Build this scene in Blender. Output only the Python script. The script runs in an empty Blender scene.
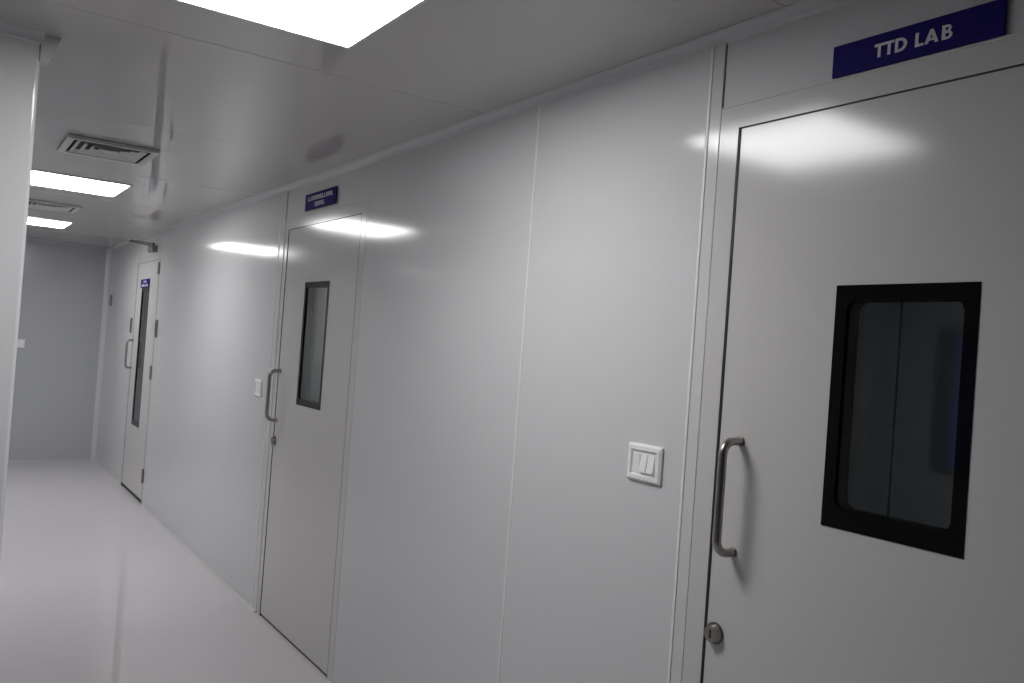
import bpy, bmesh, math, random
from mathutils import Matrix, Vector

random.seed(7)
scene = bpy.context.scene
COL = scene.collection

# ------------------------------------------------------------------ camera
CAM_Z = 1.57
FW = Vector((0.561457, 0.827412, 0.012448))
RT = Vector((0.824775, -0.560761, 0.072755))
UP = Vector((-0.067179, 0.030582, 0.997272))
cam_data = bpy.data.cameras.new('camera')
cam_data.sensor_width = 36.0
cam_data.lens = 852.64 / 1024 * 36.0
cam_data.clip_start = 0.02
cam = bpy.data.objects.new('camera', cam_data)
COL.objects.link(cam)
m = Matrix((RT, UP, -FW)).transposed().to_4x4()
m.translation = Vector((0, 0, CAM_Z))
cam.matrix_world = m
scene.camera = cam

# ------------------------------------------------------------------ world, exposure
world = bpy.data.worlds.new('world')
scene.world = world
world.use_nodes = True
world.node_tree.nodes['Background'].inputs[0].default_value = (0.5, 0.5, 0.52, 1)
world.node_tree.nodes['Background'].inputs[1].default_value = 0.02
scene.view_settings.view_transform = 'Standard'
scene.view_settings.look = 'None'
scene.view_settings.gamma = 1.0
scene.view_settings.use_curve_mapping = False
scene.view_settings.exposure = 0.0
LAMP = 18.5                     # strength of the ceiling light diffusers
scene.cycles.max_bounces = 14
scene.cycles.diffuse_bounces = 8
scene.cycles.glossy_bounces = 6
scene.cycles.transparent_max_bounces = 12
scene.cycles.sample_clamp_indirect = 4.0

# ------------------------------------------------------------------ dimensions (metres)
W = 1.616        # face of the long right wall
CEIL = 2.419
END = 10.597     # face of the end wall
LEFT = -0.33     # left side of the corridor behind the pier
NOOK = -1.30     # left side of the space the camera stands in
PIER_X, PIER_Y, PIER_Y2 = 0.213, 2.933, 3.60
BACK = -6.0
T = 0.05         # panel thickness
COVE = 0.028
ROOM_X = 4.3     # far side of the rooms behind the doors

# ------------------------------------------------------------------ materials
def new_mat(name):
    mt = bpy.data.materials.new(name)
    mt.use_nodes = True
    nt = mt.node_tree
    return mt, nt, nt.nodes['Principled BSDF']

def mat(name, col, rough=0.4, metal=0.0, spec=0.5, bump=None, var=None, coat=0.0):
    mt, nt, b = new_mat(name)
    b.inputs['Base Color'].default_value = (*col, 1)
    b.inputs['Roughness'].default_value = rough
    b.inputs['Metallic'].default_value = metal
    b.inputs['Specular IOR Level'].default_value = spec
    b.inputs['Coat Weight'].default_value = coat
    tc = nt.nodes.new('ShaderNodeTexCoord')
    if var:                                     # faint mottling of the colour and gloss
        scale, amt = var
        n = nt.nodes.new('ShaderNodeTexNoise')
        n.inputs['Scale'].default_value = scale
        n.inputs['Detail'].default_value = 4
        nt.links.new(tc.outputs['Object'], n.inputs['Vector'])
        mx = nt.nodes.new('ShaderNodeMix'); mx.data_type = 'RGBA'
        mx.inputs[6].default_value = (*[c * (1 - amt) for c in col], 1)
        mx.inputs[7].default_value = (*[min(1, c * (1 + amt)) for c in col], 1)
        nt.links.new(n.outputs['Fac'], mx.inputs[0])
        nt.links.new(mx.outputs[2], b.inputs['Base Color'])
    if bump:                                    # slow waviness of sheet metal, or fine grain
        scale, strength, dist = bump[:3]
        n2 = nt.nodes.new('ShaderNodeTexNoise')
        n2.inputs['Scale'].default_value = scale
        n2.inputs['Detail'].default_value = 1
        if len(bump) > 3:
            mp = nt.nodes.new('ShaderNodeMapping')
            mp.inputs['Scale'].default_value = bump[3]
            nt.links.new(tc.outputs['Object'], mp.inputs['Vector'])
            nt.links.new(mp.outputs[0], n2.inputs['Vector'])
        else:
            nt.links.new(tc.outputs['Object'], n2.inputs['Vector'])
        bp = nt.nodes.new('ShaderNodeBump')
        bp.inputs['Strength'].default_value = strength
        bp.inputs['Distance'].default_value = dist
        nt.links.new(n2.outputs['Fac'], bp.inputs['Height'])
        nt.links.new(bp.outputs[0], b.inputs['Normal'])
    return mt

M = {}
M['panel'] = mat('panel_white', (0.60, 0.60, 0.605), 0.11, bump=(1.6, 0.25, 0.003), var=(3.0, 0.012))
M['leaf'] = mat('door_leaf_white', (0.56, 0.548, 0.535), 0.14, spec=0.42, bump=(1.8, 0.25, 0.003), var=(3.0, 0.012))
M['ceiling'] = mat('ceiling_panel', (0.53, 0.515, 0.495), 0.055, bump=(1.2, 0.2, 0.004), var=(2.5, 0.012))
M['alu'] = mat('white_profile', (0.60, 0.60, 0.595), 0.13)
M['nook'] = mat('grey_panel', (0.26, 0.26, 0.265), 0.25, var=(3.0, 0.02))  # unseen walls darkened to cut bounce light and window reflections
M['floor_cove'] = mat('epoxy_cove', (0.52, 0.505, 0.51), 0.25)
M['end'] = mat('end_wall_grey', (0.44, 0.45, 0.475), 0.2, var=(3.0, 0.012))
M['bead'] = mat('silicone_bead', (0.74, 0.74, 0.73), 0.30)
M['floor'] = mat('epoxy_floor', (0.605, 0.58, 0.60), 0.022, bump=(2.5, 0.10, 0.002), var=(2.0, 0.02))
M['steel'] = mat('brushed_steel', (0.36, 0.34, 0.32), 0.30, 1.0, bump=(60, 0.05, 0.001, (1, 1, 0.05)))
M['dark_steel'] = mat('dark_steel', (0.16, 0.155, 0.15), 0.38, 0.9)
M['grey'] = mat('grey_metal', (0.20, 0.19, 0.18), 0.45, 0.3)
M['black'] = mat('black_gasket', (0.012, 0.012, 0.012), 0.6)
M['frit'] = mat('black_frit', (0.005, 0.005, 0.005), 0.05, spec=0.16)
M['blue'] = mat('sign_blue', (0.016, 0.010, 0.12), 0.6, spec=0.06, var=(20, 0.03))
M['white_ink'] = mat('sign_lettering', (0.60, 0.59, 0.65), 0.5, spec=0.2)
M['plastic'] = mat('switch_plastic', (0.82, 0.82, 0.82), 0.28)
M['board_blue'] = mat('board_blue', (0.05, 0.075, 0.40), 0.5, var=(6, 0.1))
M['vent'] = mat('vent_white', (0.60, 0.59, 0.58), 0.35)
M['room'] = mat('room_panel', (0.60, 0.60, 0.61), 0.30)
M['room_floor'] = mat('room_floor', (0.55, 0.54, 0.54), 0.2)

def glass_mat(name, tint):
    """clear pane: straight-through light plus mirror reflection by Schlick's rule, alike from both sides"""
    mt = bpy.data.materials.new(name); mt.use_nodes = True
    nt = mt.node_tree; nt.nodes.clear()
    out = nt.nodes.new('ShaderNodeOutputMaterial')
    mix = nt.nodes.new('ShaderNodeMixShader')
    tr = nt.nodes.new('ShaderNodeBsdfTransparent'); tr.inputs[0].default_value = (*tint, 1)
    gl = nt.nodes.new('ShaderNodeBsdfGlossy'); gl.inputs['Roughness'].default_value = 0.01
    lw = nt.nodes.new('ShaderNodeLayerWeight'); lw.inputs['Blend'].default_value = 0.5
    pw = nt.nodes.new('ShaderNodeMath'); pw.operation = 'POWER'; pw.inputs[1].default_value = 5.0
    ma = nt.nodes.new('ShaderNodeMath'); ma.operation = 'MULTIPLY_ADD'; ma.inputs[1].default_value = 0.96; ma.inputs[2].default_value = 0.04
    nt.links.new(lw.outputs['Facing'], pw.inputs[0]); nt.links.new(pw.outputs[0], ma.inputs[0])
    nt.links.new(ma.outputs[0], mix.inputs[0]); nt.links.new(tr.outputs[0], mix.inputs[1])
    nt.links.new(gl.outputs[0], mix.inputs[2]); nt.links.new(mix.outputs[0], out.inputs[0])
    return mt
M['glass'] = glass_mat('window_glass', (0.93, 0.95, 0.95))

mt, nt, b = new_mat('light_diffuser')
b.inputs['Base Color'].default_value = (0.9, 0.9, 0.9, 1)
b.inputs['Emission Color'].default_value = (0.985, 0.99, 1.0, 1)
b.inputs['Emission Strength'].default_value = LAMP
M['lamp'] = mt

# ------------------------------------------------------------------ mesh helpers
def link_mesh(name, bm, material, parent=None, smooth=False):
    bmesh.ops.recalc_face_normals(bm, faces=bm.faces[:])
    me = bpy.data.meshes.new(name)
    bm.to_mesh(me); bm.free()
    if smooth:
        for p in me.polygons: p.use_smooth = True
    me.materials.append(M[material])
    o = bpy.data.objects.new(name, me)
    COL.objects.link(o)
    if parent is not None: o.parent = parent
    return o

def tag(o, label, cat=None, group=None, kind=None):
    o['label'] = label
    if cat: o['category'] = cat
    if group: o['group'] = group
    if kind: o['kind'] = kind
    return o

def empty(name, loc=(0, 0, 0)):
    o = bpy.data.objects.new(name, None)
    o.empty_display_size = 0.1
    o.location = loc
    COL.objects.link(o)
    return o

def attach(o, parent):
    """parent o, whose vertices are in world coordinates, to an empty standing at its own place"""
    o.parent = parent
    o.matrix_parent_inverse = Matrix.Translation(-Vector(parent.location))
    return o

def add_box(bm, x0, x1, y0, y1, z0, z1, bevel=0.0):
    r = bmesh.ops.create_cube(bm, size=1.0)
    for v in r['verts']:
        v.co = Vector(((x0 + x1) / 2 + v.co.x * (x1 - x0), (y0 + y1) / 2 + v.co.y * (y1 - y0), (z0 + z1) / 2 + v.co.z * (z1 - z0)))
    if bevel > 0:
        es = list({e for v in r['verts'] for e in v.link_edges})
        bmesh.ops.bevel(bm, geom=es, offset=bevel, segments=2, affect='EDGES', profile=0.5)

def box(name, material, x0, x1, y0, y1, z0, z1, bevel=0.0, parent=None):
    bm = bmesh.new()
    add_box(bm, x0, x1, y0, y1, z0, z1, bevel)
    o = link_mesh(name, bm, material)
    if parent is not None: attach(o, parent)
    return o

def prism(name, material, profile, path_a, path_b, parent=None, smooth=False):
    """extrude a closed 3-D profile: list of points at a, shifted to b"""
    bm = bmesh.new()
    d = Vector(path_b) - Vector(path_a)
    va = [bm.verts.new(Vector(p)) for p in profile]
    vb = [bm.verts.new(Vector(p) + d) for p in profile]
    n = len(va)
    bm.faces.new(va); bm.faces.new(vb[::-1])
    for i in range(n):
        bm.faces.new((va[i], va[(i + 1) % n], vb[(i + 1) % n], vb[i]))
    o = link_mesh(name, bm, material)
    if parent is not None: attach(o, parent)
    return o

def rect_loop(y0, y1, z0, z1, n, r=0.0):
    """4*n points round a rectangle (corner arcs of radius r, or square corners), in the y-z plane"""
    pts = []
    for cy, cz, a0 in ((y1, z1, 0), (y0, z1, 90), (y0, z0, 180), (y1, z0, 270)):
        sy = -1 if cy == y1 else 1
        sz = -1 if cz == z1 else 1
        for i in range(n):
            a = math.radians(a0 + 90 * i / (n - 1))
            pts.append((cy + sy * r + r * math.cos(a), cz + sz * r + r * math.sin(a)))
    return pts

def ring_plate(name, material, x0, x1, outer, inner, r_in=0.0, parent=None, n=8):
    """a plate between x0 and x1 with a rectangular or rounded opening"""
    bm = bmesh.new()
    if r_in == 0: n = 2
    lo = rect_loop(*outer, n, 0.0); li = rect_loop(*inner, n, r_in)
    if r_in == 0:                    # square corners: one point each
        lo = lo[::2]; li = li[::2]
    else:                            # spread the outer points a little so that no edge has no length
        k = 0.004
        lo = []
        y0, y1, z0, z1 = outer
        for cy, cz, dy0, dz0, dy1, dz1 in ((y1, z1, 0, -1, -1, 0), (y0, z1, 1, 0, 0, -1), (y0, z0, 0, 1, 1, 0), (y1, z0, -1, 0, 0, 1)):
            for i in range(n):
                f = i / (n - 1)
                if f < 0.5: lo.append((cy + dy0 * k * (1 - 2 * f), cz + dz0 * k * (1 - 2 * f)))
                else: lo.append((cy + dy1 * k * (2 * f - 1), cz + dz1 * k * (2 * f - 1)))
    L = [[bm.verts.new((x, p[0], p[1])) for p in loop] for x, loop in ((x0, lo), (x0, li), (x1, lo), (x1, li))]
    n4 = len(lo)
    for i in range(n4):
        j = (i + 1) % n4
        for a, b_ in ((0, 1), (3, 2), (2, 0), (1, 3)):
            try: bm.faces.new((L[a][i], L[a][j], L[b_][j], L[b_][i]))
            except ValueError: pass
    bmesh.ops.remove_doubles(bm, verts=bm.verts[:], dist=1e-6)
    o = link_mesh(name, bm, material)
    if parent is not None: attach(o, parent)
    return o

def tube_bm(bm, pts, r, seg=14, cap=True):
    rings = []
    n = len(pts)
    ref = None
    for i, p in enumerate(pts):
        p = Vector(p)
        t = (Vector(pts[min(i + 1, n - 1)]) - Vector(pts[max(i - 1, 0)])).normalized()
        if ref is None:
            ref = Vector((0, 1, 0)) if abs(t.y) < 0.8 else Vector((0, 0, 1))
        a = (ref - t * ref.dot(t)).normalized()
        b_ = t.cross(a)
        ref = a
        rings.append([bm.verts.new(p + r * (math.cos(2 * math.pi * k / seg) * a + math.sin(2 * math.pi * k / seg) * b_)) for k in range(seg)])
    for i in range(n - 1):
        for k in range(seg):
            bm.faces.new((rings[i][k], rings[i][(k + 1) % seg], rings[i + 1][(k + 1) % seg], rings[i + 1][k]))
    if cap:
        bm.faces.new(rings[0]); bm.faces.new(rings[-1][::-1])

def smooth_by_angle(o, deg=40):
    me = o.data
    for p in me.polygons: p.use_smooth = True
    try: me.set_sharp_from_angle(angle=math.radians(deg))
    except Exception: pass
    return o

def cove_profile(origin, du, dv, s=COVE, n=7):
    """concave coving between two surfaces meeting at origin; du and dv point along them"""
    o, du, dv = Vector(origin), Vector(du), Vector(dv)
    c = o + (du + dv) * s
    pts = [o]
    lip = 0.0015
    pts.append(o + du * (s + lip) )
    for i in range(n + 1):
        a = math.pi / 2 * i / n
        pts.append(c - dv * s * math.cos(a) * 0.94 - du * s * math.sin(a) * 0.94)
    pts.append(o + dv * (s + lip))
    return pts

def cove(name, origin, du, dv, a, b_, parent, s=COVE):
    mt_ = 'floor_cove' if name == 'floor_cove' and parent.name != 'wall_end' else ('end' if parent.name == 'wall_end' and name != 'corner_cove' else 'panel')
    o = prism(name, mt_, cove_profile(origin, du, dv, s), a, b_, parent)
    return smooth_by_angle(o, 35)

# ================================================================== SETTING
# floor
o = box('floor', 'floor', NOOK - 0.06, W + 0.06, BACK - 0.06, END + 0.06, -0.05, 0.0)
tag(o, 'glossy pale grey seamless epoxy floor of the corridor', 'floor', kind='structure')

# ceiling with its panels
ceil = empty('ceiling', (0.2, 4.0, CEIL))
tag(ceil, 'glossy white ceiling of wide metal panels with hairline joints', 'ceiling', kind='structure')
box('ceiling_backing', 'black', NOOK - 0.06, W + 0.06, BACK - 0.06, END + 0.06, CEIL + 0.05, CEIL + 0.06, parent=ceil)
edges = [BACK - 0.06, -4.0, -2.65, -1.32, 0.0, 1.31, 2.62, 3.926, 5.24, 6.55, 7.86, 9.17, END + 0.06]
for i in range(len(edges) - 1):
    y0, y1 = edges[i] + 0.0012, edges[i + 1] - 0.0012
    p = box('ceiling_panel', 'ceiling', NOOK - 0.06, W + 0.06, y0, y1, CEIL, CEIL + 0.045, 0.0015, parent=ceil)
    tilt = math.radians(random.uniform(-0.06, 0.06))
    cy = (y0 + y1) / 2
    p.data.transform(Matrix.Translation((0.6, cy, CEIL)) @ Matrix.Rotation(tilt, 4, 'Y') @ Matrix.Rotation(math.radians(random.uniform(-0.05, 0.05)), 4, 'X') @ Matrix.Translation((-0.6, -cy, -CEIL)))

# doors in the right wall: leaf span in y and the outer edge of the frame
DOOR_TOP = 2.163
FRAME_TOP = 2.225
D1 = (0.470, 1.443); D2 = (3.700, 4.682); D3 = (7.985, 8.945)
F1 = (0.410, 1.508); F2 = (3.640, 4.745); F3 = (7.930, 9.000)

wr = empty('wall_right', (W, 4.0, 0))
tag(wr, 'long wall of white metal panels holding the three doors', 'wall', kind='structure')
def panel(y0, y1, z0=0.0, z1=CEIL):
    return box('wall_panel', 'panel', W, W + T, y0 + 0.0003, y1 - 0.0003, z0, z1 - 0.001, 0.0004, parent=wr)
spans = [(BACK, -3.6), (-3.6, -2.4), (-2.4, -1.3), (-1.3, -0.1), (-0.1, F1[0]), (1.555, 2.3177), (2.3177, F2[0]), (4.828, 5.88), (5.88, 6.92), (6.92, F3[0]), (F3[1], 9.80), (9.80, END)]
for s in spans: panel(*s)
for f in (F1, F2, F3): panel(f[0], f[1], FRAME_TOP, CEIL)
def bead(y, w=0.008, proud=0.0016, z0=0.0, z1=CEIL - 0.028):
    return box('joint_bead', 'bead', W - proud, W + 0.003, y - w / 2, y + w / 2, z0, z1, 0.0007, parent=wr)
bead(2.3177, 0.009)
for y in (-1.3, -0.1): bead(y, 0.005, 0.0006)
# raised jointing posts beside the first two doors
def post(y0, y1):
    o = box('joint_post', 'alu', W - 0.0045, W + T, y0 - 0.0008, y1, 0.0, CEIL - 0.025, 0.002, parent=wr)
    box('joint_rib', 'bead', W - 0.0065, W - 0.004, y1 - 0.009, y1 + 0.001, 0.0, CEIL - 0.028, 0.002, parent=wr)
    box('joint_gap', 'black', W - 0.0004, W + 0.004, y0 - 0.0035, y0 - 0.0003, FRAME_TOP, CEIL - 0.028, parent=wr)
    return o
post(1.509, 1.555)
post(4.746, 4.828)
# coving where the wall meets ceiling and floor
cove('ceiling_cove', (W, BACK, CEIL), (-1, 0, 0), (0, 0, -1), (0, BACK, 0), (0, END, 0), wr)
for y0, y1 in ((BACK, F1[0]), (F1[1], F2[0]), (F2[1], F3[0]), (F3[1], END)):
    cove('floor_cove', (W, y0, 0), (-1, 0, 0), (0, 0, 1), (0, y0, 0), (0, y1, 0), wr, 0.024)
# faint flush access hatch beside the far door
hy0, hy1, hz0, hz1 = 7.50, 7.86, 0.86, 1.37
ring_plate('hatch_frame', 'panel', W - 0.0015, W + 0.001, (hy0, hy1, hz0, hz1), (hy0 + 0.02, hy1 - 0.02, hz0 + 0.02, hz1 - 0.02), parent=wr)
box('hatch_cover', 'panel', W - 0.0012, W + 0.001, hy0 + 0.022, hy1 - 0.022, hz0 + 0.022, hz1 - 0.022, 0.001, parent=wr)

# end wall
we = empty('wall_end', (0.6, END, 0))
tag(we, 'grey end wall closing the corridor', 'wall', kind='structure')
for x0, x1 in ((LEFT - 0.05, 0.42), (0.42, W + T)):
    box('wall_panel', 'end', x0 + 0.001, x1 - 0.001, END, END + T, 0, CEIL - 0.001, 0.001, parent=we)
cove('ceiling_cove', (LEFT, END, CEIL), (0, -1, 0), (0, 0, -1), (LEFT, 0, 0), (W, 0, 0), we)
cove('floor_cove', (LEFT, END, 0), (0, -1, 0), (0, 0, 1), (LEFT, 0, 0), (W, 0, 0), we, 0.024)
cove('corner_cove', (W, END, 0), (-1, 0, 0), (0, -1, 0), (0, 0, 0), (0, 0, CEIL - 0.01), we, 0.045)

# pier that the left edge of the view runs into
wp = empty('wall_pier', (-0.4, PIER_Y, 0))
tag(wp, 'white panelled pier with a rounded corner bead jutting into the corridor', 'wall', kind='structure')
box('wall_panel', 'panel', NOOK - 0.05, PIER_X - 0.012, PIER_Y, PIER_Y + T, 0, CEIL - 0.001, 0.001, parent=wp)
box('wall_panel', 'panel', PIER_X - T, PIER_X, PIER_Y + 0.012, PIER_Y2, 0, CEIL - 0.001, 0.001, parent=wp)
box('wall_panel', 'panel', LEFT - 0.05, PIER_X - 0.001, PIER_Y2 - T, PIER_Y2, 0, CEIL - 0.001, 0.001, parent=wp)
bm = bmesh.new()
pts = []
for i in range(9):
    a = math.radians(-90 + 90 * i / 8)
    pts.append((PIER_X - 0.012 + 0.012 * math.cos(a), PIER_Y + 0.012 + 0.012 * math.sin(a)))
pts += [(PIER_X - 0.012, PIER_Y + 0.012)]
lo = [bm.verts.new((x, y, 0)) for x, y in pts]; hi = [bm.verts.new((x, y, CEIL - 0.002)) for x, y in pts]
bm.faces.new(lo[::-1]); bm.faces.new(hi)
for i in range(len(pts)):
    j = (i + 1) % len(pts); bm.faces.new((lo[i], lo[j], hi[j], hi[i]))
attach(smooth_by_angle(link_mesh('corner_bead', bm, 'panel')), wp)
cove('ceiling_cove', (NOOK, PIER_Y, CEIL), (0, -1, 0), (0, 0, -1), (NOOK, 0, 0), (PIER_X + 0.005, 0, 0), wp)
cove('ceiling_cove', (PIER_X, PIER_Y, CEIL), (1, 0, 0), (0, 0, -1), (0, PIER_Y, 0), (0, PIER_Y2, 0), wp)
cove('floor_cove', (NOOK, PIER_Y, 0), (0, -1, 0), (0, 0, 1), (NOOK, 0, 0), (PIER_X, 0, 0), wp, 0.024)
cove('floor_cove', (PIER_X, PIER_Y, 0), (1, 0, 0), (0, 0, 1), (0, PIER_Y, 0), (0, PIER_Y2, 0), wp, 0.024)
# corner cap closing the coving at the pier's corner
prism('cove_cap', 'alu', [(PIER_X - 0.002, PIER_Y - 0.003, 2.338), (PIER_X + 0.022, PIER_Y - 0.003, 2.338), (PIER_X + 0.030, PIER_Y - 0.003, 2.36),
      (PIER_X + 0.048, PIER_Y - 0.003, 2.412), (PIER_X + 0.050, PIER_Y - 0.003, CEIL - 0.001), (PIER_X - 0.002, PIER_Y - 0.003, CEIL - 0.001)],
      (0, 0, 0), (0, 0.05, 0), parent=wp)

# left walls
wl = empty('wall_left', (LEFT, 7, 0))
tag(wl, 'white panel wall of the corridor running on behind the pier', 'wall', kind='structure')
le = [PIER_Y2 - 0.06, 4.7, 5.9, 7.1, 8.3, 9.5, END]
for i in range(len(le) - 1):
    box('wall_panel', 'panel', LEFT - T, LEFT, le[i] + 0.0015, le[i + 1] - 0.0015, 0, CEIL - 0.001, 0.001, parent=wl)
cove('ceiling_cove', (LEFT, PIER_Y2, CEIL), (1, 0, 0), (0, 0, -1), (0, PIER_Y2, 0), (0, END, 0), wl)
cove('floor_cove', (LEFT, PIER_Y2, 0), (1, 0, 0), (0, 0, 1), (0, PIER_Y2, 0), (0, END, 0), wl, 0.024)

wn = empty('wall_nook', (NOOK, 0, 0))
tag(wn, 'grey panel wall facing the near door across the corridor', 'wall', kind='structure')
ne = [BACK, -3.6, -2.4, -1.2, 0.1, 1.4, 2.715, PIER_Y + 0.04]
for i in range(len(ne) - 1):
    box('wall_panel', 'nook', NOOK - T, NOOK, ne[i] + 0.002, ne[i + 1] - 0.002, 0, CEIL - 0.001, 0.001, parent=wn)
cove('ceiling_cove', (NOOK, BACK, CEIL), (1, 0, 0), (0, 0, -1), (0, BACK, 0), (0, PIER_Y, 0), wn)
cove('floor_cove', (NOOK, BACK, 0), (1, 0, 0), (0, 0, 1), (0, BACK, 0), (0, PIER_Y, 0), wn, 0.024)

wb = empty('wall_back', (0, BACK, 0))
tag(wb, 'grey panel wall closing the corridor behind the near door', 'wall', kind='structure')
for x0, x1 in ((NOOK, -0.2), (-0.2, 0.8), (0.8, W)):
    box('wall_panel', 'nook', x0 + 0.001, x1 - 0.001, BACK - T, BACK, 0, CEIL - 0.001, 0.001, parent=wb)

# rooms behind the doors
def room(name, label, y0, y1, x1=ROOM_X):
    t = empty('wall_' + name, (W + T, (y0 + y1) / 2, 0))
    tag(t, label, 'room', kind='structure')
    xs = W + T + 0.002
    box('room_floor', 'room_floor', xs, x1, y0, y1, -0.05, 0, parent=t)
    box('room_ceiling', 'room', xs, x1, y0, y1, CEIL + 0.06, CEIL + 0.11, parent=t)
    n = max(2, int((y1 - y0) / 1.0))
    for i in range(n):
        a = y0 + (y1 - y0) * i / n; b_ = y0 + (y1 - y0) * (i + 1) / n
        box('room_panel', 'room', x1, x1 + 0.05, a + 0.004, b_ - 0.004, 0, CEIL + 0.06, 0.002, parent=t)
    for y in (y0, y1):
        for k in range(2):
            a = xs + (x1 - xs) * k / 2; b_ = xs + (x1 - xs) * (k + 1) / 2
            box('room_panel', 'room', a + 0.002, b_ - 0.002, y - 0.025, y + 0.025, 0, CEIL + 0.06, 0.002, parent=t)
    return t
lab = room('lab', 'dark lab room seen through the near door window', -0.6, 2.9)
box('room_joint', 'black', ROOM_X - 0.002, ROOM_X + 0.01, 2.622, 2.634, 0, CEIL, parent=lab)
room('office', 'dim pale room seen through the middle door window', 2.96, 6.6)
room('store', 'dim room behind the far door with the tall window', 7.2, 10.2)

# ------------------------------------------------------------------ doors
def tube_handle(parent, y, z0, z1, stand=0.060, r=0.0105, side=-1):
    """D-shaped pull standing off the leaf"""
    bm = bmesh.new()
    cr = 0.034
    pts = [(W - 0.001, y, z0)]
    x_g = W - stand
    for i in range(9):
        a = math.radians(90 * i / 8)
        pts.append((x_g + cr - cr * math.sin(a), y, z0 + cr - cr * math.cos(a)))
    for i in range(9):
        a = math.radians(90 - 90 * i / 8)
        pts.append((x_g + cr - cr * math.sin(a), y, z1 - cr + cr * math.cos(a)))
    pts.append((W - 0.001, y, z1))
    tube_bm(bm, pts, r, 16)
    h = smooth_by_angle(link_mesh('pull_handle', bm, 'steel'), 50)
    attach(h, parent)
    for z in (z0, z1):
        bm = bmesh.new()
        tube_bm(bm, [(W - 0.004, y, z), (W + 0.0005, y, z)], r + 0.002, 18)
        f = smooth_by_angle(link_mesh('mount_collar', bm, 'steel'))
        f.parent = h
    return h

def lock(parent, y, z, r=0.023):
    bm = bmesh.new()
    tube_bm(bm, [(W - 0.004, y, z), (W + 0.001, y, z)], r + 0.003, 28)
    k = smooth_by_angle(link_mesh('lock_rose', bm, 'dark_steel'))
    attach(k, parent)
    bm = bmesh.new()
    # tapered barrel
    seg = 28
    for a_, b_, ra, rb in ((W - 0.004, W - 0.018, r, r * 0.86),):
        lo = [bm.verts.new((a_, y + ra * math.cos(2 * math.pi * i / seg), z + ra * math.sin(2 * math.pi * i / seg))) for i in range(seg)]
        hi = [bm.verts.new((b_, y + rb * math.cos(2 * math.pi * i / seg), z + rb * math.sin(2 * math.pi * i / seg))) for i in range(seg)]
        for i in range(seg):
            bm.faces.new((lo[i], lo[(i + 1) % seg], hi[(i + 1) % seg], hi[i]))
        bm.faces.new(hi)
        bm.faces.new(lo[::-1])
    c = smooth_by_angle(link_mesh('lock_barrel', bm, 'steel')); c.parent = k
    box_k = bmesh.new()
    add_box(box_k, W - 0.0192, W - 0.017, y - 0.0022, y + 0.0022, z - 0.010, z + 0.010, 0.0005)
    s = link_mesh('keyhole', box_k, 'black'); s.parent = k
    return k

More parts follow.
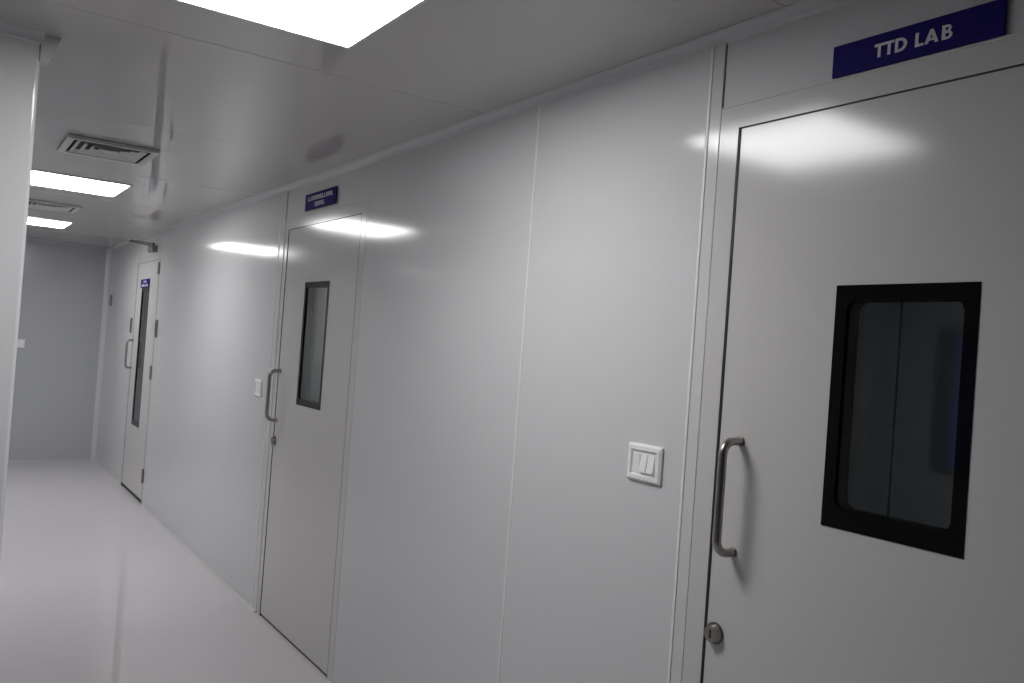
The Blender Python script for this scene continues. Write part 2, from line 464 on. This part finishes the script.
def door(n, label, leaf, frame, win, inset, r_in, handle, lock_at, bottom_gap, g=0.0045, fp=0.003, lip=True, pane_out=True):
    t = empty('door_%d' % n, (W, (leaf[0] + leaf[1]) / 2, 0))
    tag(t, label, 'door', kind='structure')
    y0, y1 = leaf
    fy0, fy1 = frame
    gt = min(g, 0.0025)
    gh = min(g, 0.0004)                         # the hinge side closes tight
    # frame: jambs and head in one piece, a hair proud of the wall
    bm = bmesh.new()
    ft = FRAME_TOP - 0.0005
    ring = [(fy0, 0), (fy0, ft), (fy1, ft), (fy1, 0), (y1 + g, 0), (y1 + g, DOOR_TOP + gt), (y0 - gh, DOOR_TOP + gt), (y0 - gh, 0)]
    fa = [bm.verts.new((W - fp, a, c)) for a, c in ring]; fb = [bm.verts.new((W + T, a, c)) for a, c in ring]
    for q in ((0, 1, 6, 7), (1, 2, 5, 6), (2, 3, 4, 5)):
        bm.faces.new([fa[k] for k in q]); bm.faces.new([fb[k] for k in q][::-1])
    for k in range(8):
        bm.faces.new((fa[k], fb[k], fb[(k + 1) % 8], fa[(k + 1) % 8]))
    attach(link_mesh('door_frame', bm, 'leaf'), t)
    if lip:                                     # slim lip along the top of the frame
        bm = bmesh.new()
        add_box(bm, W - fp - 0.002, W - fp + 0.001, fy0, fy1, FRAME_TOP - 0.004, FRAME_TOP, 0.001)
        attach(link_mesh('frame_lip', bm, 'alu'), t)
    # black seal in the gap round the leaf
    for nm, a in (('door_seal', (y0 - gh, y0 + 0.0006, 0.0, DOOR_TOP + gt)), ('door_seal', (y1 - 0.0012, y1 + g, 0.0, DOOR_TOP + gt)),
                  ('door_seal', (y0 - gh, y1 + g, DOOR_TOP - 0.0012, DOOR_TOP + gt))):
        box(nm, 'black', W - 0.002, W + T, a[0] + 0.0001, a[1], a[2] + 0.0005, a[3] - 0.0001, parent=t)
    box('bottom_shade', 'black', W + 0.006, W + 0.03, y0, y1, 0.0005, bottom_gap + 0.012, parent=t)  # black strip stands in for the dark gap under the leaf
    # leaf with the window opening
    lf = ring_plate('door_leaf', 'leaf', W, W + 0.045, (y0 + 0.001, y1 - 0.001, bottom_gap, DOOR_TOP - 0.001), win, parent=t)
    # vision window: black printed border on the outer and inner pane
    wy0, wy1, wz0, wz1 = win
    inn = (wy0 + inset, wy1 - inset, wz0 + inset * 1.5, wz1 - inset * 1.2)
    v = ring_plate('window_border', 'frit', W - 0.0015, W + 0.003, (wy0 - 0.001, wy1 + 0.001, wz0 - 0.001, wz1 + 0.001), inn, r_in, parent=t)
    v2 = ring_plate('window_border', 'frit', W + 0.042, W + 0.0465, (wy0 - 0.001, wy1 + 0.001, wz0 - 0.001, wz1 + 0.001), inn, r_in, parent=t)
    for (xa, xb, vv) in ((W - 0.0030, W - 0.0016, v) if pane_out else (W + 0.004, W + 0.0054, v), (W + 0.0300, W + 0.0314, v2)):
        bm = bmesh.new(); add_box(bm, xa, xb, wy0, wy1, wz0, wz1)
        p = link_mesh('glass_pane', bm, 'glass'); p.parent = vv
    # leaf reveal behind the glass
    ring_plate('window_reveal', 'frit', W + 0.003, W + 0.042, (wy0 - 0.0005, wy1 + 0.0005, wz0 - 0.0005, wz1 + 0.0005),
               (wy0 + 0.012, wy1 - 0.012, wz0 + 0.012, wz1 - 0.012), parent=t)
    tube_handle(t, handle[0], handle[1], handle[2])
    if lock_at: lock(t, *lock_at)
    return t

door(1, 'white flush door with a dark window under the TTD LAB sign', D1, F1, (0.833, 1.140, 1.247, 1.765), 0.027, 0.024,
     (1.376, 1.131, 1.397), (1.414, 0.926), 0.008, 0.0055, pane_out=False)
door(2, 'white flush door with a narrow black-edged window, beside a small wall switch', D2, F2, (4.031, 4.367, 1.212, 1.858), 0.022, 0.008,
     (4.652, 1.098, 1.371), (4.662, 0.983), 0.015, 0.006, 0.0012, pane_out=False)
d3 = door(3, 'white flush door with a tall slim window and an overhead closer', D3, F3, (8.345, 8.69, 0.629, 1.923), 0.03, 0.008,
     (8.895, 1.150, 1.419), None, 0.035, 0.001, 0.0005, False, False)
for z0, z1 in ((2.034, 2.130), (1.100, 1.215), (0.190, 0.305)):
    h = box('hinge', 'grey', W - 0.010, W + 0.001, 7.965, 8.010, z0, z1, 0.003, parent=d3)
    bm = bmesh.new()
    tube_bm(bm, [(W - 0.010, 7.987, z0 - 0.004), (W - 0.010, 7.987, z1 + 0.004)], 0.007, 12)
    k = smooth_by_angle(link_mesh('hinge_pin', bm, 'grey'))
    k.parent = h; k.matrix_parent_inverse = h.matrix_basis.inverted() @ Matrix.Identity(4)
# overhead closer: body on the frame, knuckled arm standing out over the corridor
cl = box('closer_body', 'grey', W - 0.050, W - 0.001, 8.14, 8.31, 2.236, 2.292, 0.006, parent=d3)
bm = bmesh.new(); tube_bm(bm, [(W - 0.03, 8.19, 2.293), (W - 0.03, 8.19, 2.318)], 0.014, 14)
smooth_by_angle(attach(link_mesh('closer_spindle', bm, 'grey'), d3))
for nm, a, b_ in (('closer_arm', (W - 0.03, 8.19, 2.309), (1.372, 8.125, 2.309)), ('closer_forearm', (1.372, 8.125, 2.299), (W - 0.012, 8.30, 2.299))):
    bm = bmesh.new(); A, B = Vector(a), Vector(b_)
    d = (B - A).normalized(); s = Vector((-d.y, d.x, 0)) * 0.008
    vs = [bm.verts.new(q + w + Vector((0, 0, zz))) for zz in (-0.004, 0.006) for q, w in ((A, s), (A, -s), (B, -s), (B, s))]
    for f in ((0, 1, 2, 3), (7, 6, 5, 4), (0, 4, 5, 1), (1, 5, 6, 2), (2, 6, 7, 3), (3, 7, 4, 0)): bm.faces.new([vs[i] for i in f])
    attach(link_mesh(nm, bm, 'grey'), d3)

# ================================================================== THINGS
# ceiling lights
def ceiling_light(x0, x1, y0, y1, label):
    t = empty('ceiling_light', ((x0 + x1) / 2, (y0 + y1) / 2, CEIL))
    tag(t, label, 'light', 'square ceiling lights')
    z0 = CEIL - 0.008
    bm = bmesh.new()
    w = 0.012
    for a in ((x0 - w, x1 + w, y0 - w, y0), (x0 - w, x1 + w, y1, y1 + w), (x0 - w, x0, y0, y1), (x1, x1 + w, y0, y1)):
        add_box(bm, *a, z0, CEIL - 0.0005, 0.001)
    attach(link_mesh('light_frame', bm, 'alu'), t)
    box('diffuser', 'lamp', x0, x1, y0, y1, CEIL - 0.006, CEIL - 0.001, parent=t)
    return t
ceiling_light(0.326, 0.934, 1.718, 2.326, 'square white ceiling light over the wall in front of the near door')
ceiling_light(0.326, 0.936, 5.637, 6.247, 'square white ceiling light between the two air vents')
ceiling_light(0.326, 0.936, 8.323, 8.935, 'square white ceiling light near the end wall, past both air vents')

def fill_light(x, y, strength, label):
    """unseen fill light added to brighten a room behind a door window"""
    t = empty('room_fill', (x, y, CEIL + 0.06))
    tag(t, label, 'light', 'added fill lights inside the rooms')
    box('fill_housing', 'alu', x - 0.17, x + 0.17, y - 0.17, y + 0.17, CEIL + 0.035, CEIL + 0.059, 0.003, parent=t)
    mm, nt_, bb = new_mat('fill_diffuser')
    bb.inputs['Emission Color'].default_value = (0.9, 0.95, 1.0, 1)
    bb.inputs['Emission Strength'].default_value = strength  # added glow that lifts the interior seen through the glass
    M['fill_glow'] = mm
    box('diffuser', 'fill_glow', x - 0.15, x + 0.15, y - 0.15, y + 0.15, CEIL + 0.028, CEIL + 0.036, 0.001, parent=t)
    return t
fill_light(3.0, 1.6, 3.2, 'added unseen fill light inside the room behind the TTD LAB door')
fill_light(2.9, 4.9, 1.6, 'added unseen fill light inside the room behind the middle door')

# four-way air diffusers
def air_vent(x0, x1, y0, y1, label):
    cx, cy = (x0 + x1) / 2, (y0 + y1) / 2
    t = empty('air_vent', (cx, cy, CEIL))
    tag(t, label, 'air vent', 'square ceiling air vents')
    hx, hy = (x1 - x0) / 2, (y1 - y0) / 2
    zb = CEIL - 0.018
    def frustum(nm, fo, fi, zo, zi, m_, th=0.0015):
        bm = bmesh.new()
        out = [(-1, -1), (1, -1), (1, 1), (-1, 1)]
        rings = []
        for f, z in ((fo, zo), (fi, zi), (fi, zi + th), (fo, zo + th)):
            rings.append([bm.verts.new((cx + a * hx * f, cy + b_ * hy * f, z)) for a, b_ in out])
        for k in range(4):
            for i in range(4):
                j = (i + 1) % 4
                bm.faces.new((rings[k][i], rings[k][j], rings[(k + 1) % 4][j], rings[(k + 1) % 4][i]))
        return attach(link_mesh(nm, bm, m_), t)
    frustum('vent_rim', 1.0, 0.84, zb, zb + 0.001, 'vent')
    frustum('vent_skirt', 1.0, 0.995, zb, CEIL - 0.004, 'vent')
    for f in (0.78, 0.60, 0.42, 0.24):
        frustum('vent_blade', f - 0.015, f - 0.130, zb + 0.001, zb + 0.0145, 'vent')
    box('vent_centre', 'vent', cx - hx * 0.10, cx + hx * 0.10, cy - hy * 0.10, cy + hy * 0.10, zb + 0.002, zb + 0.004, parent=t)
    box('vent_shade_plate', 'black', cx - hx * 0.985, cx + hx * 0.985, cy - hy * 0.985, cy + hy * 0.985, CEIL - 0.0018, CEIL - 0.0008, parent=t)  # black plate stands in for the shade up inside the duct
    return t
air_vent(0.450, 0.849, 4.382, 4.809, 'square louvred ceiling vent between the nearest light and the next')
air_vent(0.450, 0.849, 7.057, 7.490, 'square louvred ceiling vent between the two far lights')

# wall switches
def wall_switch(y0, y1, z0, z1, label, nrock=3, axis='x', X=W):
    """moulded frame, recessed grid plate and rockers; axis x hangs on the right wall, y on the end wall"""
    t = empty('wall_switch', (0, 0, 0))
    tag(t, label, 'switch', 'white wall switches')
    parts = []
    cw, ch = (y1 - y0) / 2, (z1 - z0) / 2
    bm = bmesh.new()                                   # frame profile steps from the wall outwards
    n = 6
    loops = []
    for x, dy, r in ((0.0, 0.0, 0.006), (-0.006, 0.0, 0.006), (-0.011, 0.006, 0.006), (-0.0115, 0.016, 0.003), (-0.007, 0.019, 0.002), (-0.002, 0.019, 0.002)):
        loops.append([bm.verts.new((x, p[0], p[1])) for p in rect_loop(-cw + dy, cw - dy, -ch + dy, ch - dy, n, r)])
    for a, b_ in zip(loops[:-1], loops[1:]):
        for i in range(len(a)):
            j = (i + 1) % len(a); bm.faces.new((a[i], a[j], b_[j], b_[i]))
    parts.append(smooth_by_angle(link_mesh('switch_frame', bm, 'plastic'), 25))
    bm = bmesh.new(); add_box(bm, -0.006, -0.002, -cw + 0.019, cw - 0.019, -ch + 0.019, ch - 0.019, 0.0006)
    parts.append(link_mesh('switch_plate', bm, 'plastic'))
    iw = 2 * cw - 0.046
    for k in range(nrock):
        c = cw - 0.023 - iw * (k + 0.5) / nrock         # towards the door is the last one
        hw = iw / nrock / 2 - 0.0018
        up = 1 if k == 0 else -1
        bm = bmesh.new()
        zz = ch - 0.026
        top, bot = (-0.0075, -0.0145) if up < 0 else (-0.010, -0.0065)
        v = [bm.verts.new(q) for q in ((-0.004, c - hw, -zz), (-0.004, c + hw, -zz), (-0.004, c + hw, zz), (-0.004, c - hw, zz),
                                       (bot, c - hw, -zz), (bot, c + hw, -zz), (top, c + hw, zz), (top, c - hw, zz))]
        for f in ((3, 2, 1, 0), (4, 5, 6, 7), (0, 1, 5, 4), (1, 2, 6, 5), (2, 3, 7, 6), (3, 0, 4, 7)): bm.faces.new([v[i] for i in f])
        bmesh.ops.bevel(bm, geom=bm.edges[:], offset=0.0008, segments=2, affect='EDGES')
        parts.append(link_mesh('rocker', bm, 'plastic'))
    for p in parts: p.parent = t
    if axis == 'x': t.location = (X, (y0 + y1) / 2, (z0 + z1) / 2)
    else:
        t.location = ((y0 + y1) / 2, X, (z0 + z1) / 2); t.rotation_euler = (0, 0, math.radians(90))
    return t
wall_switch(1.630, 1.761, 1.246, 1.347, 'white rocker switch on the wall panel beside the near door')
wall_switch(4.945, 5.062, 1.201, 1.300, 'small white wall switch beside the middle door handle')
wall_switch(0.715, 0.832, 1.232, 1.322, 'small white switch plate on the end wall', 2, 'y', END)

# slim grey plates by the far door
def plate(y, z0, z1, w, label):
    t = empty('wall_plate', (W, y, z0))
    tag(t, label, 'plate', 'slim grey plates around the far door')
    box('plate_body', 'grey', W - 0.014, W, y - w / 2, y + w / 2, z0, z1, 0.004, parent=t)
    box('plate_cap', 'dark_steel', W - 0.017, W - 0.013, y - w / 2 + 0.006, y + w / 2 - 0.006, z0 + 0.012, z1 - 0.012, 0.0015, parent=t)
plate(7.900, 1.470, 1.628, 0.050, 'slim grey vertical plate on the wall beside the far door hinges')
plate(9.055, 1.485, 1.635, 0.040, 'slim grey vertical plate above the far door handle')
plate(10.33, 1.757, 1.879, 0.050, 'slim grey vertical plate on the wall near the end corner')

# ---- signs
def poly_curve_mesh(name, loops, depth, material):
    """filled outline with holes (curve fill) turned into a mesh, in its own x-y plane"""
    cu = bpy.data.curves.new(name, 'CURVE'); cu.dimensions = '2D'; cu.fill_mode = 'BOTH'; cu.extrude = depth
    for lp in loops:
        sp = cu.splines.new('POLY'); sp.points.add(len(lp) - 1); sp.use_cyclic_u = True
        for i, (a, b_) in enumerate(lp): sp.points[i].co = (a, b_, 0, 1)
    o = bpy.data.objects.new(name, cu); COL.objects.link(o)
    me = bpy.data.meshes.new_from_object(o)
    bpy.data.objects.remove(o); bpy.data.curves.remove(cu)
    me.materials.clear(); me.materials.append(M[material])
    return me

def arc(cx, cy, rx, ry, a0, a1, n=12):
    return [(cx + rx * math.cos(math.radians(a0 + (a1 - a0) * i / n)), cy + ry * math.sin(math.radians(a0 + (a1 - a0) * i / n))) for i in range(n + 1)]

s_ = 0.20                                              # stroke, cap height 1
GLYPH = {
 'T': (0.66, [[(0, 1), (0, 1 - s_ * 0.95), (0.33 - s_ / 2, 1 - s_ * 0.95), (0.33 - s_ / 2, 0), (0.33 + s_ / 2, 0), (0.33 + s_ / 2, 1 - s_ * 0.95), (0.66, 1 - s_ * 0.95), (0.66, 1)]]),
 'D': (0.80, [[(0, 0)] + arc(0.28, 0.5, 0.50, 0.5, -90, 90) + [(0, 1)], [(s_, s_ * 0.92)] + arc(0.28, 0.5, 0.29, 0.5 - s_ * 0.92, -90, 90) + [(s_, 1 - s_ * 0.92)]]),
 'L': (0.52, [[(0, 0), (0.52, 0), (0.52, s_ * 0.95), (s_, s_ * 0.95), (s_, 1), (0, 1)]]),
 'A': (0.86, [[(0, 0), (0.21, 0), (0.285, 0.2), (0.575, 0.2), (0.65, 0), (0.86, 0), (0.53, 1), (0.33, 1)], [(0.345, 0.37), (0.43, 0.66), (0.515, 0.37)]]),
 'B': (0.64, [[(0, 0)] + arc(0.33, 0.285, 0.30, 0.285, -90, 62) + arc(0.31, 0.755, 0.25, 0.245, -42, 90) + [(0, 1)],
              [(s_, s_ * 0.85)] + arc(0.33, 0.29, 0.105, 0.13, -90, 90) + [(s_, 0.42)], [(s_, 0.60)] + arc(0.31, 0.725, 0.075, 0.11, -90, 90) + [(s_, 0.835)]]),
}
# local x of the lettering runs along -y of the room (left to right as read), local y is up
def on_wall(o, x, y, z):
    o.matrix_basis = Matrix(((0, 0, -1, x), (-1, 0, 0, y), (0, 1, 0, z), (0, 0, 0, 1)))

def sign_board(y0, y1, z0, z1, label, x=W):
    t = empty('door_sign', (x, (y0 + y1) / 2, z0))
    tag(t, label, 'sign', 'blue door signs')
    b_ = box('sign_plate', 'blue', x - 0.006, x - 0.0005, y0, y1, z0, z1, 0.0008, parent=t)
    return t

s1 = sign_board(0.816, 1.184, 2.226, 2.296, 'blue TTD LAB sign in white capitals above the near door', W - 0.004)
cap = 0.0285
seq = [('T', 0.0), ('T', 0.0), ('D', 0.06), ('L', 0.50), ('A', 0.06), ('B', 0.20)]
total = sum(GLYPH[c][0] + g for c, g in seq)
kx = (1.082 - 0.914) / (total * cap)                  # the photographed line is a little wider than the letters drawn
pos = 0.0
meshes = {}
for c, g in seq:
    pos += g
    if c not in meshes:
        me = poly_curve_mesh('letter_' + c.lower(), GLYPH[c][1], 0.0006 / cap, 'white_ink')
        me.transform(Matrix.Diagonal((cap * kx, cap, cap, 1)))
        meshes[c] = me
    o = bpy.data.objects.new('letter', meshes[c]); COL.objects.link(o)
    on_wall(o, W - 0.0106, 1.082 - pos * cap * kx, 2.2460)
    o.parent = s1; o.matrix_parent_inverse = Matrix.Translation(-s1.location)
    pos += GLYPH[c][0]

# small worn lettering that cannot be read: rows of letter-sized strokes
def strokes(parent, x, y_left, y_right, z0, z1, n, seed):
    rnd = random.Random(seed)
    step = (y_left - y_right) / n
    for i in range(n):
        bm = bmesh.new()
        a = y_left - step * i
        kind = rnd.randrange(4)
        w = step * 0.78
        t_ = step * 0.26
        zs = z1 - z0
        add_box(bm, x - 0.0006, x + 0.0004, a - t_, a, z0, z1)
        if kind != 1: add_box(bm, x - 0.0006, x + 0.0004, a - w, a - w + t_, z0, z1)
        if kind in (0, 2): add_box(bm, x - 0.00061, x + 0.0004, a - w, a, z1 - zs * 0.22, z1)
        if kind in (1, 2): add_box(bm, x - 0.00061, x + 0.0004, a - w, a, z0, z0 + zs * 0.22)
        if kind in (0, 3): add_box(bm, x - 0.00061, x + 0.0004, a - w, a, z0 + zs * 0.42, z0 + zs * 0.62)
        attach(link_mesh('lettering', bm, 'white_ink'), parent)
s2 = sign_board(4.010, 4.437, 2.243, 2.330, 'blue sign with two white lines above the middle door', W - 0.004)
strokes(s2, W - 0.0106, 4.395, 4.045, 2.291, 2.314, 14, 3)
strokes(s2, W - 0.0106, 4.290, 4.150, 2.256, 2.279, 5, 5)
s3 = sign_board(8.345, 8.735, 1.924, 2.002, 'small blue sign above the tall slim door window', W)
strokes(s3, W - 0.0066, 8.62, 8.45, 1.968, 1.990, 4, 8)
strokes(s3, W - 0.0066, 8.68, 8.40, 1.933, 1.953, 7, 9)

# framed board on the wall opposite the near door (it shows as a reflection in that door's window)
t = empty('notice_board', (NOOK, 2.1, 1.09))
tag(t, 'blue notice board in a black frame reflected in the near door window', 'notice board')
by0, by1, bz0, bz1 = 1.62, 2.555, 1.09, 1.87
ring_plate('board_frame', 'frit', NOOK + 0.001, NOOK + 0.024, (by0, by1, bz0, bz1), (by0 + 0.085, by1 - 0.085, bz0 + 0.03, bz1 - 0.03), parent=t)
box('board_face', 'board_blue', NOOK + 0.001, NOOK + 0.012, by0 + 0.080, by1 - 0.080, bz0 + 0.028, bz1 - 0.028, parent=t)
